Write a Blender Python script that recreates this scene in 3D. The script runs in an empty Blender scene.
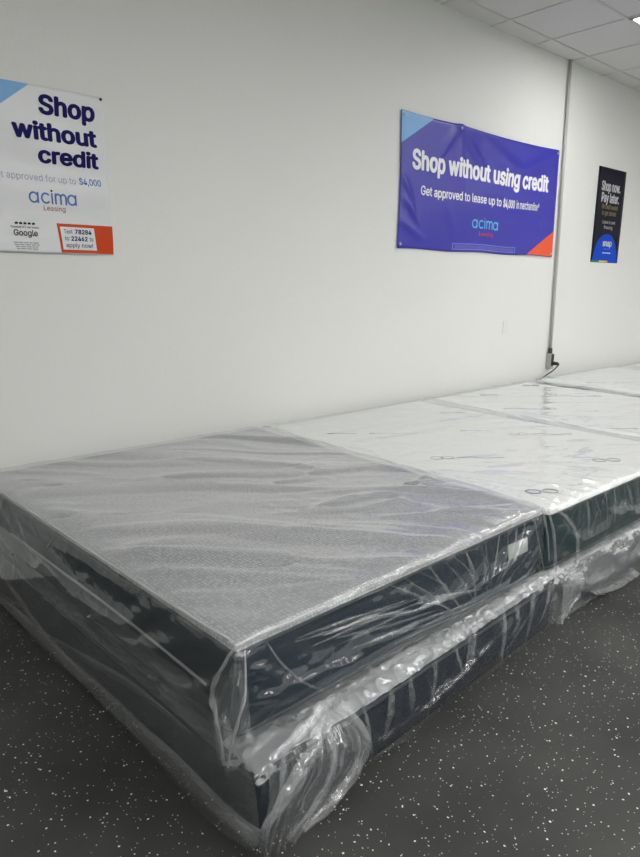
import bpy, bmesh, math, random
from mathutils import Vector, Matrix, noise

random.seed(7)
sc = bpy.context.scene
COL = sc.collection

# ------------------------------------------------------------------ camera
F_PX, YAW, PITCH, ROLL = 652.96, 0.7226, 0.2235, 0.0080
cam_data = bpy.data.cameras.new('camera')
cam_data.sensor_fit = 'HORIZONTAL'
cam_data.sensor_width = 36.0
cam_data.lens = F_PX / 640 * 36.0
cam_data.clip_start = 0.05
cam = bpy.data.objects.new('camera', cam_data)
COL.objects.link(cam)
_f = Vector((math.sin(YAW) * math.cos(PITCH), math.cos(YAW) * math.cos(PITCH), -math.sin(PITCH)))
_r = Vector((math.cos(YAW), -math.sin(YAW), 0))
_u = _r.cross(_f)
_r2 = math.cos(ROLL) * _r + math.sin(ROLL) * _u
_u2 = -math.sin(ROLL) * _r + math.cos(ROLL) * _u
_m = Matrix((_r2, _u2, -_f)).transposed().to_4x4()
_m.translation = Vector((0, -3.3607, 1.4595))
cam.matrix_world = _m
sc.camera = cam

# ------------------------------------------------------------------ light and exposure
world = bpy.data.worlds.new('world')
sc.world = world
world.use_nodes = True
world.node_tree.nodes['Background'].inputs[0].default_value = (0.9, 0.95, 1.0, 1)
world.node_tree.nodes['Background'].inputs[1].default_value = 0.3
LAMP_STRENGTH = 6.2
sc.view_settings.view_transform = 'Standard'
sc.view_settings.look = 'None'
sc.view_settings.gamma = 1.0
sc.view_settings.use_curve_mapping = False
sc.view_settings.exposure = 1.8
try:
    sc.cycles.max_bounces = 12
    sc.cycles.transparent_max_bounces = 24
    sc.cycles.diffuse_bounces = 5
    sc.cycles.caustics_reflective = False
    sc.cycles.caustics_refractive = False
    sc.cycles.use_denoising = True
except Exception:
    pass

# ------------------------------------------------------------------ helpers
def srgb(r, g, b):
    def c(v):
        v /= 255
        return v / 12.92 if v <= .04045 else ((v + .055) / 1.055) ** 2.4
    return (c(r), c(g), c(b), 1)


def mat(name, col, rough=.6, spec=.5, metal=0.0, bump=None, mottle=0.0, mscale=8.0):
    """plain principled material with optional noise bump (scale, strength, distance) and colour mottling"""
    m = bpy.data.materials.new(name)
    m.use_nodes = True
    nt = m.node_tree
    b = nt.nodes['Principled BSDF']
    b.inputs['Base Color'].default_value = col
    b.inputs['Roughness'].default_value = rough
    b.inputs['Specular IOR Level'].default_value = spec
    b.inputs['Metallic'].default_value = metal
    tc = nt.nodes.new('ShaderNodeTexCoord')
    if bump:
        n = nt.nodes.new('ShaderNodeTexNoise')
        n.inputs['Scale'].default_value = bump[0]
        n.inputs['Detail'].default_value = 4
        nt.links.new(tc.outputs['Object'], n.inputs['Vector'])
        bp = nt.nodes.new('ShaderNodeBump')
        bp.inputs['Strength'].default_value = bump[1]
        bp.inputs['Distance'].default_value = bump[2]
        nt.links.new(n.outputs['Fac'], bp.inputs['Height'])
        nt.links.new(bp.outputs['Normal'], b.inputs['Normal'])
    if mottle:
        n2 = nt.nodes.new('ShaderNodeTexNoise')
        n2.inputs['Scale'].default_value = mscale
        n2.inputs['Detail'].default_value = 3
        nt.links.new(tc.outputs['Object'], n2.inputs['Vector'])
        mx = nt.nodes.new('ShaderNodeMix')
        mx.data_type = 'RGBA'
        mx.inputs['A'].default_value = tuple(c * (1 - mottle) for c in col[:3]) + (1,)
        mx.inputs['B'].default_value = tuple(min(1, c * (1 + mottle)) for c in col[:3]) + (1,)
        nt.links.new(n2.outputs['Fac'], mx.inputs['Factor'])
        nt.links.new(mx.outputs['Result'], b.inputs['Base Color'])
    return m


def link(name, me, m=None, parent=None, smooth=False):
    o = bpy.data.objects.new(name, me)
    COL.objects.link(o)
    if m is not None:
        me.materials.append(m)
    if smooth:
        for p in me.polygons:
            p.use_smooth = True
    if parent is not None:
        o.parent = parent
    return o


def obj(name, bm, m, parent=None, smooth=False):
    bmesh.ops.recalc_face_normals(bm, faces=bm.faces[:])
    me = bpy.data.meshes.new(name)
    bm.to_mesh(me)
    bm.free()
    return link(name, me, m, parent, smooth)


def thing(name, label, cat, loc=(0, 0, 0), group=None):
    o = bpy.data.objects.new(name, None)
    o.empty_display_size = .1
    COL.objects.link(o)
    o.location = loc
    tag(o, label, cat, group)
    return o


def tag(o, label, cat, group=None):
    o['label'] = label
    o['category'] = cat
    if group:
        o['group'] = group
    return o


def struct(name, bm, m, label=None):
    o = obj(name, bm, m)
    o['kind'] = 'structure'
    return o


def add_box(bm, x0, x1, y0, y1, z0, z1, bevel=0.0, seg=2):
    t = bmesh.new()
    bmesh.ops.create_cube(t, size=1)
    for v in t.verts:
        v.co = Vector((x0 + (v.co.x + .5) * (x1 - x0), y0 + (v.co.y + .5) * (y1 - y0), z0 + (v.co.z + .5) * (z1 - z0)))
    if bevel:
        bmesh.ops.bevel(t, geom=t.edges[:], offset=bevel, segments=seg, affect='EDGES', profile=.5)
    me = bpy.data.meshes.new('t')
    t.to_mesh(me)
    t.free()
    bm.from_mesh(me)
    bpy.data.meshes.remove(me)


def box(*a, **k):
    bm = bmesh.new()
    add_box(bm, *a, **k)
    return bm


def tube(bm, pts, r, seg=10, closed=False):
    """swept tube through pts"""
    pts = [Vector(p) for p in pts]
    n = len(pts)
    rings = []
    up = Vector((0, 0, 1))
    for i, p in enumerate(pts):
        a = pts[(i - 1) % n] if (closed or i > 0) else pts[0]
        b = pts[(i + 1) % n] if (closed or i < n - 1) else pts[-1]
        t = (b - a).normalized()
        s = t.cross(up)
        if s.length < 1e-3:
            s = t.cross(Vector((1, 0, 0)))
        s.normalize()
        w = s.cross(t)
        rr = r(i / (n - 1)) if callable(r) else r
        rings.append([bm.verts.new(p + rr * (math.cos(q) * s + math.sin(q) * w)) for q in [2 * math.pi * k / seg for k in range(seg)]])
    for i in range(n if closed else n - 1):
        A, B = rings[i], rings[(i + 1) % n]
        for k in range(seg):
            bm.faces.new([A[k], A[(k + 1) % seg], B[(k + 1) % seg], B[k]])
    if not closed:
        bm.faces.new(rings[0][::-1])
        bm.faces.new(rings[-1])


# ------------------------------------------------------------------ materials
M_WALL = mat('white_wall_paint', srgb(226, 227, 224), .55, .3, bump=(60, .08, .01))
M_CEIL_TRIM = mat('ceiling_grid_metal', srgb(205, 205, 203), .5)


def ceiling_material():
    m = mat('ceiling_tile', srgb(216, 216, 214), .9, .1, bump=(220, .25, .004), mottle=.04, mscale=3)
    return m


def floor_material():
    m = bpy.data.materials.new('speckled_rubber')
    m.use_nodes = True
    nt = m.node_tree
    b = nt.nodes['Principled BSDF']
    tc = nt.nodes.new('ShaderNodeTexCoord')
    base = nt.nodes.new('ShaderNodeTexNoise')
    base.inputs['Scale'].default_value = 2.2
    base.inputs['Detail'].default_value = 6
    nt.links.new(tc.outputs['Object'], base.inputs['Vector'])
    ramp = nt.nodes.new('ShaderNodeValToRGB')
    ramp.color_ramp.elements[0].position = .3
    ramp.color_ramp.elements[0].color = srgb(46, 47, 46)
    ramp.color_ramp.elements[1].position = .75
    ramp.color_ramp.elements[1].color = srgb(70, 71, 68)
    nt.links.new(base.outputs['Fac'], ramp.inputs['Fac'])
    prev = ramp.outputs['Color']
    # flecks: random cells of a warped voronoi, only where the cell's own random value is high
    for scale, size, keep, col in ((48, .15, .84, srgb(225, 225, 220)), (95, .22, .89, srgb(190, 192, 188)), (30, .10, .80, srgb(240, 240, 236))):
        w = nt.nodes.new('ShaderNodeTexNoise')
        w.inputs['Scale'].default_value = scale * 2.2
        nt.links.new(tc.outputs['Object'], w.inputs['Vector'])
        add = nt.nodes.new('ShaderNodeMixRGB')
        add.blend_type = 'ADD'
        add.inputs['Fac'].default_value = .006 * 48 / scale
        nt.links.new(tc.outputs['Object'], add.inputs['Color1'])
        nt.links.new(w.outputs['Color'], add.inputs['Color2'])
        v = nt.nodes.new('ShaderNodeTexVoronoi')
        v.voronoi_dimensions = '2D'
        v.inputs['Scale'].default_value = scale
        nt.links.new(add.outputs['Color'], v.inputs['Vector'])
        sep = nt.nodes.new('ShaderNodeSeparateColor')
        nt.links.new(v.outputs['Color'], sep.inputs['Color'])
        sz = nt.nodes.new('ShaderNodeMath')
        sz.operation = 'MULTIPLY'
        sz.inputs[1].default_value = size
        nt.links.new(sep.outputs['Green'], sz.inputs[0])
        lt = nt.nodes.new('ShaderNodeMath')
        lt.operation = 'LESS_THAN'
        nt.links.new(v.outputs['Distance'], lt.inputs[0])
        nt.links.new(sz.outputs[0], lt.inputs[1])
        gt = nt.nodes.new('ShaderNodeMath')
        gt.operation = 'GREATER_THAN'
        gt.inputs[1].default_value = keep
        nt.links.new(sep.outputs['Red'], gt.inputs[0])
        mul = nt.nodes.new('ShaderNodeMath')
        mul.operation = 'MULTIPLY'
        nt.links.new(lt.outputs[0], mul.inputs[0])
        nt.links.new(gt.outputs[0], mul.inputs[1])
        mx = nt.nodes.new('ShaderNodeMixRGB')
        nt.links.new(mul.outputs[0], mx.inputs['Fac'])
        nt.links.new(prev, mx.inputs['Color1'])
        mx.inputs['Color2'].default_value = col
        prev = mx.outputs['Color']
    nt.links.new(prev, b.inputs['Base Color'])
    b.inputs['Roughness'].default_value = .55
    b.inputs['Specular IOR Level'].default_value = .35
    bn = nt.nodes.new('ShaderNodeTexNoise')
    bn.inputs['Scale'].default_value = 150
    nt.links.new(tc.outputs['Object'], bn.inputs['Vector'])
    bp = nt.nodes.new('ShaderNodeBump')
    bp.inputs['Strength'].default_value = .3
    bp.inputs['Distance'].default_value = .002
    nt.links.new(bn.outputs['Fac'], bp.inputs['Height'])
    nt.links.new(bp.outputs['Normal'], b.inputs['Normal'])
    return m


def knit_material(name, light, dark, scale, rough=.85, bumpd=.004):
    """knit fabric with a small cell relief"""
    m = bpy.data.materials.new(name)
    m.use_nodes = True
    nt = m.node_tree
    b = nt.nodes['Principled BSDF']
    tc = nt.nodes.new('ShaderNodeTexCoord')
    v = nt.nodes.new('ShaderNodeTexVoronoi')
    v.voronoi_dimensions = '3D'
    v.inputs['Scale'].default_value = scale
    v.inputs['Randomness'].default_value = .35
    nt.links.new(tc.outputs['Object'], v.inputs['Vector'])
    r = nt.nodes.new('ShaderNodeValToRGB')
    r.color_ramp.elements[0].position = .15
    r.color_ramp.elements[0].color = light
    r.color_ramp.elements[1].position = .62
    r.color_ramp.elements[1].color = dark
    nt.links.new(v.outputs['Distance'], r.inputs['Fac'])
    nt.links.new(r.outputs['Color'], b.inputs['Base Color'])
    bp = nt.nodes.new('ShaderNodeBump')
    bp.invert = True
    bp.inputs['Strength'].default_value = .5
    bp.inputs['Distance'].default_value = bumpd
    nt.links.new(v.outputs['Distance'], bp.inputs['Height'])
    nt.links.new(bp.outputs['Normal'], b.inputs['Normal'])
    b.inputs['Roughness'].default_value = rough
    b.inputs['Specular IOR Level'].default_value = .2
    return m


def film_material(name, haze, rough=.12, crumple=.25, cscale=26, tint=(.965, .975, .975), gloss=1.0, power=4.5):
    """thin clear polythene: see-through, glossy by angle, a little milky"""
    m = bpy.data.materials.new(name)
    m.use_nodes = True
    nt = m.node_tree
    nt.nodes.clear()
    out = nt.nodes.new('ShaderNodeOutputMaterial')
    tr = nt.nodes.new('ShaderNodeBsdfTransparent')
    tr.inputs['Color'].default_value = tint + (1,)
    gl = nt.nodes.new('ShaderNodeBsdfGlossy')
    gl.inputs['Roughness'].default_value = rough
    gl.inputs['Color'].default_value = (.95, .96, .97, 1)
    df = nt.nodes.new('ShaderNodeBsdfDiffuse')
    df.inputs['Color'].default_value = (.85, .87, .88, 1)
    tl = nt.nodes.new('ShaderNodeBsdfTranslucent')
    tl.inputs['Color'].default_value = (.85, .87, .88, 1)
    milky = nt.nodes.new('ShaderNodeMixShader')
    milky.inputs[0].default_value = .4
    nt.links.new(df.outputs[0], milky.inputs[1])
    nt.links.new(tl.outputs[0], milky.inputs[2])
    mh = nt.nodes.new('ShaderNodeMixShader')
    mh.inputs[0].default_value = haze
    nt.links.new(tr.outputs[0], mh.inputs[1])
    nt.links.new(milky.outputs[0], mh.inputs[2])
    fr = nt.nodes.new('ShaderNodeLayerWeight')         # 1 - |cos| on either side of the sheet
    fr.inputs['Blend'].default_value = .5
    pw = nt.nodes.new('ShaderNodeMath')
    pw.operation = 'POWER'
    pw.inputs[1].default_value = power
    nt.links.new(fr.outputs['Facing'], pw.inputs[0])
    mul = nt.nodes.new('ShaderNodeMath')
    mul.operation = 'MULTIPLY_ADD'
    mul.use_clamp = True
    mul.inputs[1].default_value = .85 * gloss
    mul.inputs[2].default_value = .075 * gloss         # two faces of the sheet
    nt.links.new(pw.outputs[0], mul.inputs[0])
    mg = nt.nodes.new('ShaderNodeMixShader')
    nt.links.new(mul.outputs[0], mg.inputs[0])
    nt.links.new(mh.outputs[0], mg.inputs[1])
    nt.links.new(gl.outputs[0], mg.inputs[2])
    nt.links.new(mg.outputs[0], out.inputs['Surface'])
    # fine creases
    tc = nt.nodes.new('ShaderNodeTexCoord')
    n = nt.nodes.new('ShaderNodeTexNoise')
    n.noise_type = 'RIDGED_MULTIFRACTAL'
    n.inputs['Scale'].default_value = cscale
    n.inputs['Detail'].default_value = 2
    n.inputs['Distortion'].default_value = .6
    nt.links.new(tc.outputs['Object'], n.inputs['Vector'])
    bp = nt.nodes.new('ShaderNodeBump')
    bp.inputs['Strength'].default_value = crumple
    bp.inputs['Distance'].default_value = .01
    nt.links.new(n.outputs['Fac'], bp.inputs['Height'])
    nt.links.new(bp.outputs['Normal'], gl.inputs['Normal'])
    nt.links.new(bp.outputs['Normal'], fr.inputs['Normal'])
    return m


M_FLOOR = floor_material()
M_TILE = ceiling_material()
M_GREY_KNIT = knit_material('grey_knit_ticking', srgb(202, 202, 202), srgb(152, 152, 155), 78, bumpd=.0025)
M_WHITE_KNIT = knit_material('white_knit_ticking', srgb(248, 248, 246), srgb(238, 238, 236), 60, bumpd=.002)
M_BORDER = mat('dark_teal_border_fabric', srgb(16, 46, 48), .85, .1, mottle=.25, mscale=3)
M_BORDER_NAVY = mat('dark_navy_border_fabric', srgb(11, 33, 46), .85, .1, mottle=.25, mscale=3)
M_BORDER_PALE = mat('pale_border_fabric', srgb(170, 172, 170), .8, .2)
M_BOX = mat('dark_box_fabric', srgb(8, 20, 36), .85, .1, mottle=.25, mscale=4)
M_BOX_TOP = mat('grey_dust_cover', srgb(46, 50, 58), .9, .2, bump=(200, .3, .002))
M_PIPING = mat('dark_piping', srgb(52, 58, 62), .6, .3)
M_STITCH = mat('grey_stitching', srgb(150, 150, 152), .8, .1)
M_PATCH = mat('white_law_label', srgb(242, 244, 242), .6, .3)
M_FILM = film_material('clear_film', .035, .10)
M_FILM_TOP = film_material('clear_film_smooth', .11, .25, .06, 14, gloss=1.15, power=3.0)
M_FILM_TOP_B = film_material('clear_film_glossy', .06, .11, .10, 18, gloss=1.2)
M_FILM_CRUSH = film_material('crushed_film', .40, .12, .35, 22)
M_FILM_LOOSE = film_material('loose_film', .11, .13, .3, 22)
M_FILM_MILKY = film_material('milky_film', .24, .16, .5, 30)
M_EDGE = film_material('film_edge', .48, .14, .6, 40)
M_SEAM_HIGHLIGHT = film_material('film_seam_highlight', .45, .2, .4, 40)  # bag seam, and the whitish strips that paint the top edge highlight
M_METAL = mat('galvanised_steel', srgb(186, 187, 184), .4, .5, .1)
M_BOXMETAL = mat('grey_outlet_metal', srgb(176, 178, 175), .45, .5, .1)
M_BLACK = mat('black_plastic', srgb(18, 18, 18), .5)
M_PLATE = mat('white_plate_plastic', srgb(222, 223, 219), .5)

# ------------------------------------------------------------------ room
XL, XR, YF, CEIL = -3.0, 12.0, -9.0, 3.39
struct('floor', box(XL, XR, YF, 0, -.1, 0), M_FLOOR)
struct('ceiling', box(XL, XR, YF, 0, CEIL, CEIL + .1), M_TILE)
struct('wall_back', box(XL - .1, XR + .1, 0, .1, -.1, CEIL + .1), M_WALL)
struct('wall_left', box(XL - .1, XL, YF, 0, -.1, CEIL + .1), M_WALL)
struct('wall_right', box(XR, XR + .1, YF, 0, -.1, CEIL + .1), M_WALL)
struct('wall_front', box(XL - .1, XR + .1, YF - .1, YF, -.1, CEIL + .1), M_WALL)
TX0, TY0, TP = 4.70, -.165, .61
grid = bmesh.new()
i0, i1 = -12, 11
for i in range(i0, i1 + 1):
    x = TX0 + i * TP
    add_box(grid, x - .012, x + .012, YF, -.0005, CEIL - .006, CEIL + .004)
for j in range(0, 15):
    y = TY0 - j * TP
    add_box(grid, XL, XR, y - .012, y + .012, CEIL - .0065, CEIL + .004)
struct('trim_1', grid, M_CEIL_TRIM)

# lay-in lamps of the suspended ceiling
M_LAMP = bpy.data.materials.new('lamp_diffuser')
M_LAMP.use_nodes = True
_b = M_LAMP.node_tree.nodes['Principled BSDF']
_b.inputs['Base Color'].default_value = (.9, .9, .9, 1)
_b.inputs['Emission Color'].default_value = (1.0, .99, .97, 1)
_b.inputs['Emission Strength'].default_value = LAMP_STRENGTH


def ceiling_light(i, j, label, ny=2):
    x0, y1 = TX0 + i * TP, TY0 - j * TP
    x1, y0 = x0 + TP, y1 - ny * TP
    t = thing('ceiling_light', label, 'ceiling light', ((x0 + x1) / 2, (y0 + y1) / 2, CEIL), 'lay-in ceiling lights')
    w, d = TP / 2 - .013, ny * TP / 2 - .013
    fr = bmesh.new()
    add_box(fr, -w, -w + .02, -d, d, -.012, -.0005)
    add_box(fr, w - .02, w, -d, d, -.012, -.0005)
    add_box(fr, -w, w, -d, -d + .02, -.012, -.0005)
    add_box(fr, -w, w, d - .02, d, -.012, -.0005)
    obj('frame', fr, M_CEIL_TRIM, t)
    obj('diffuser', box(-w + .0205, w - .0205, -d + .0205, d - .0205, -.010, -.001), M_LAMP, t)
    return t


LIGHTS = [(1, 1)] + [(i, j) for j in (5, 8, 11) for i in (-8, -4, 0, 4, 8)]
for i, j in LIGHTS:
    ceiling_light(i, j, 'bright lay-in fluorescent ceiling light at the far right of the ceiling' if (i, j) == (1, 1)
                  else 'bright lay-in fluorescent ceiling light over the open floor', 1 if (i, j) == (1, 1) else 2)

# ------------------------------------------------------------------ posters and banner on the wall
def surf_flat(x, z):
    return .003


class Sheet:
    """a printed sheet hung on wall_back; depth(x, z) is how far its face stands off the wall"""
    def __init__(self, name, label, cat, x0, x1, z0, z1, depth, base, nx=60, nz=40, edge=None):
        self.x0, self.x1, self.z0, self.z1, self.depth = x0, x1, z0, z1, depth
        self.edge = edge or (lambda x, z: (x, z))
        self.t = thing(name, label, cat, ((x0 + x1) / 2, 0, z0))
        self.off = Vector(((x0 + x1) / 2, 0, z0))
        self.part('sheet', [[(x0 + (x1 - x0) * i / nx, z0 + (z1 - z0) * k / nz) for i in range(nx + 1)] for k in range(nz + 1)], base, 0, .0022)

    def put(self, x, z, lift):
        d = self.depth(x, z)
        x, z = self.edge(x, z)
        return Vector((x, -(d + lift), z)) - self.off

    def part(self, name, rows, m, lift, thick=None):
        bm = bmesh.new()
        V = [[bm.verts.new(self.put(x, z, lift)) for x, z in row] for row in rows]
        for a in range(len(rows) - 1):
            for c in range(len(rows[0]) - 1):
                bm.faces.new([V[a][c], V[a][c + 1], V[a + 1][c + 1], V[a + 1][c]])
        me = bpy.data.meshes.new(name)
        bm.to_mesh(me)
        bm.free()
        o = link(name, me, m, self.t, True)
        if thick:
            s = o.modifiers.new('thick', 'SOLIDIFY')
            s.thickness = thick
            s.offset = -1
        return o

    def flat(self, name, poly, m, lift, parent=None, hole=None):
        """a printed patch: polygon (list of (x, z)), cut fine enough to follow the sheet"""
        bm = bmesh.new()
        if hole:
            n = len(poly)
            A = [bm.verts.new((x, 0, z)) for x, z in poly]
            B = [bm.verts.new((x, 0, z)) for x, z in hole]
            for i in range(n):
                bm.faces.new([A[i], A[(i + 1) % n], B[(i + 1) % n], B[i]])
        else:
            bm.faces.new([bm.verts.new((x, 0, z)) for x, z in poly])
        return self.drape(name, bm, m, lift, parent)

    def drape(self, name, bm, m, lift, parent=None, fine=.03):
        bmesh.ops.triangulate(bm, faces=bm.faces[:])
        for _ in range(6):
            long = [e for e in bm.edges if e.calc_length() > fine]
            if not long:
                break
            bmesh.ops.subdivide_edges(bm, edges=long, cuts=1, use_grid_fill=False)
            bmesh.ops.triangulate(bm, faces=bm.faces[:])
        for v in bm.verts:
            v.co = self.put(v.co.x, v.co.z, lift)
        bm.normal_update()
        for f in bm.faces:
            if f.normal.y > 0:
                f.normal_flip()
        me = bpy.data.meshes.new(name)
        bm.to_mesh(me)
        bm.free()
        return link(name, me, m, parent or self.t)

    def text(self, name, body, x0, x1, zb, cap, m, bold=0.0, lift=.0016, parent=None, shear=0.0):
        """one line of print: left, right, baseline and capital height in metres on the wall"""
        bm = text_bm(body, bold)
        xs = [v.co.x for v in bm.verts]
        lo, hi = min(xs), max(xs)
        s = (x1 - x0) / (hi - lo)
        for v in bm.verts:
            x, y = (v.co.x - lo) * s + x0, v.co.y / CAP * cap + zb
            v.co = Vector((x + shear * (y - zb), 0, y))
        return self.drape(name, bm, m, lift, parent, .04)


import os
try:                                                   # Blender's own interface typeface, else its built-in one
    FONT = bpy.data.fonts.load(os.path.join(bpy.utils.resource_path('LOCAL'), 'datafiles', 'fonts', 'Inter.woff2'))
except Exception:
    FONT = None


def fine_line(sheet, x0, x1, z, h, m, seed, parent=None, lift=.0016):
    """a line of print too small to read: a row of word-length dashes"""
    rr = random.Random(seed)
    bm = bmesh.new()
    x = x0
    while x < x1 - h:
        e = min(x1, x + h * rr.uniform(2.2, 6.5))
        bm.faces.new([bm.verts.new((a_, 0, b_)) for a_, b_ in ((x, z), (e, z), (e, z + h), (x, z + h))])
        x = e + h * .8
    return sheet.drape('fine_print', bm, m, lift, parent)


def text_bm(body, bold=0.0):
    cu = bpy.data.curves.new('txt', 'FONT')
    if FONT:
        cu.font = FONT
    cu.body = body
    cu.size = 1
    cu.resolution_u = 3
    o = bpy.data.objects.new('txt', cu)
    COL.objects.link(o)
    dg = bpy.context.evaluated_depsgraph_get()
    me = bpy.data.meshes.new_from_object(o.evaluated_get(dg))
    bm = bmesh.new()
    for k in range(8 if bold else 1):                  # heavier weight: the strokes laid over themselves round a small circle
        n0 = len(bm.verts)
        bm.from_mesh(me)
        if bold:
            bm.verts.ensure_lookup_table()
            for v in bm.verts[n0:]:
                v.co.x += bold * 1.15 * math.cos(k * math.pi / 4)
                v.co.y += bold * .9 * math.sin(k * math.pi / 4)
    bpy.data.objects.remove(o)
    bpy.data.curves.remove(cu)
    bpy.data.meshes.remove(me)
    return bm


_h = text_bm('H')
CAP = max(v.co.y for v in _h.verts)
_h.free()


def stroke(bm, pts, w):
    """flat ribbon of width w along (x, z) points with round ends"""
    P = [Vector((x, z)) for x, z in pts]
    for i in range(len(P) - 1):
        d = P[i + 1] - P[i]
        if d.length < 1e-6:
            continue
        d.normalize()
        n = Vector((-d.y, d.x)) * w / 2
        q = [P[i] + n, P[i] - n, P[i + 1] - n, P[i + 1] + n]
        bm.faces.new([bm.verts.new((v.x, 0, v.y)) for v in q])
    for p in P:
        bm.faces.new([bm.verts.new((p.x + math.cos(a) * w / 2, 0, p.y + math.sin(a) * w / 2)) for a in [k * math.pi / 5 for k in range(10)]])


def arc(cx, cz, r, a0, a1, n=14, sx=1.0):
    return [(cx + sx * r * math.cos(math.radians(a0 + (a1 - a0) * k / n)), cz + r * math.sin(math.radians(a0 + (a1 - a0) * k / n))) for k in range(n + 1)]


def logo_word(sheet, name, x0, x1, z0, z1, m, m_dot, dot_name, lift=.0016):
    """round lower-case word a c i m a in even strokes; the dot of the i is its own piece"""
    h = z1 - z0
    w = h * .16
    r = (h - w) / 2
    total = 4.92 * h                                  # natural width of the word below
    sx = (x1 - x0) / total
    bm = bmesh.new()
    cz = z0 + h / 2

    def X(v):
        return x0 + v * sx

    def letter_a(c):
        stroke(bm, [(X(px - x0), pz) for px, pz in arc(x0 + c, cz, r, 0, 360, 20)], w)
        stroke(bm, [(X(c + r), z1 - w / 2), (X(c + r), z0 + w / 2)], w)
    letter_a(h * .5)
    stroke(bm, [(X(px - x0), pz) for px, pz in arc(x0 + h * 1.72, cz, r, 48, 312)], w)
    xi = h * 2.36
    stroke(bm, [(X(xi), z1 - w / 2), (X(xi), z0 + w / 2)], w)
    xm = h * 2.72
    rr = h * .27
    for k in range(3):
        stroke(bm, [(X(xm + 2 * rr * k), z0 + w / 2), (X(xm + 2 * rr * k), z1 - w / 2 - rr)], w)
    stroke(bm, [(X(xm), z1 - w / 2), (X(xm), z0 + w / 2)], w)
    for k in range(2):
        stroke(bm, [(X(px - x0), pz) for px, pz in arc(x0 + xm + rr + 2 * rr * k, z1 - w / 2 - rr, rr, 180, 0, 8)], w)
    letter_a(h * 4.42)
    o = sheet.drape(name, bm, m, lift, None, .05)
    d = bmesh.new()
    stroke(d, [(X(xi), z1 + w * 1.1), (X(xi) + .0001, z1 + w * 1.1)], w * 1.25)
    sheet.drape(dot_name, d, m_dot, lift, o, .05)
    return o


M_NAVY_INK = mat('navy_ink', srgb(22, 14, 92), .5, .12)
M_WHITE_INK = mat('white_ink', srgb(245, 245, 250), .5, .12)
M_CYAN_INK = mat('sky_blue_ink', srgb(110, 200, 245), .5, .12)
M_PALE_BLUE = mat('pale_blue_ink', srgb(120, 176, 226), .45)
M_MID_BLUE_INK = mat('mid_blue_ink', srgb(92, 130, 192), .5, .12)
M_LILAC_INK = mat('grey_lilac_ink', srgb(160, 164, 186), .5, .12)
M_ORANGE = mat('orange_ink', srgb(232, 84, 34), .45)
M_ORANGE_DEEP = mat('deep_orange_ink', srgb(206, 72, 28), .5, .15)
M_ORANGE_INK = mat('rust_ink', srgb(178, 92, 76), .5, .12)
M_BLACK_INK = mat('black_ink', srgb(22, 22, 24), .5, .12)
M_GREY_INK = mat('grey_ink', srgb(150, 152, 154), .5, .12)
M_BLUE_VINYL = mat('blue_vinyl', srgb(48, 44, 168), .32, .5)
M_VIOLET_INK = mat('violet_ink', srgb(122, 122, 214), .4)
M_POSTER = mat('white_poster_vinyl', srgb(222, 224, 226), .35, .5)
M_BLACK_PAPER = mat('black_poster_paper', srgb(22, 22, 36), .5, .15)
M_ROYAL = mat('royal_blue_ink', srgb(10, 70, 196), .5, .15)
M_GOLD = mat('dull_gold_ink', srgb(176, 158, 116), .5, .12)
M_YELLOW = mat('yellow_ink', srgb(226, 206, 70), .5, .12)
M_GREEN_INK = mat('green_ink', srgb(40, 130, 110), .5, .12)


def sm(a, b, t):
    t = max(0, min(1, (t - a) / (b - a)))
    return t * t * (3 - 2 * t)


def dist_seg(x, z, a, b):
    ax, az = a
    bx, bz = b
    t = max(0, min(1, ((x - ax) * (bx - ax) + (z - az) * (bz - az)) / ((bx - ax) ** 2 + (bz - az) ** 2)))
    return math.hypot(x - ax - t * (bx - ax), z - az - t * (bz - az)), t


# --- large blue banner
BX0, BX1, BZ0, BZ1 = 3.69, 5.85, 1.692, 2.630
B_FOLDS = [((4.36, 2.63), (4.02, 2.28), .035, .012), ((4.36, 2.63), (4.42, 2.2), .03, .010), ((4.36, 2.63), (4.72, 2.33), .04, .011),
           ((4.36, 2.63), (4.6, 2.55), .03, .008), ((4.9, 2.36), (5.3, 2.40), .06, .012), ((5.3, 2.40), (5.82, 2.60), .05, .012),
           ((4.75, 2.56), (5.2, 2.42), .05, .008), ((3.72, 2.20), (3.86, 1.98), .02, .012), ((3.75, 2.05), (3.93, 1.86), .02, .012),
           ((3.78, 2.16), (3.83, 2.05), .015, .009), ((5.55, 2.02), (5.62, 1.9), .015, .006), ((3.7, 1.9), (3.95, 1.78), .03, .008),
           ((4.9, 2.2), (5.6, 2.05), .08, .006), ((4.2, 2.1), (4.35, 1.85), .05, .005)]


def banner_depth(x, z):
    d = .012
    for a, b, w, hgt in B_FOLDS:
        q, t = dist_seg(x, z, a, b)
        d += hgt * math.exp(-(q / w) ** 2) * (.25 + .75 * math.sin(math.pi * min(1, .15 + t * .8)))
    d += .004 * noise.noise(Vector((x * 2.3, z * 3.1, 1.7)))
    return max(.004, d)


def banner_edge(x, z):
    u = (x - BX0) / (BX1 - BX0)
    v = (z - BZ0) / (BZ1 - BZ0)
    sag = -.006 * abs(math.sin(math.pi * min(1, u / .31))) if u < .31 else -.014 * math.sin(math.pi * (u - .31) / .69)
    return x + .010 * math.sin(math.pi * v) * (1 - u) - .03 * u * (v - .5), z + sag * v + .004 * math.sin(u * 17) * (1 - v)


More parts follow.
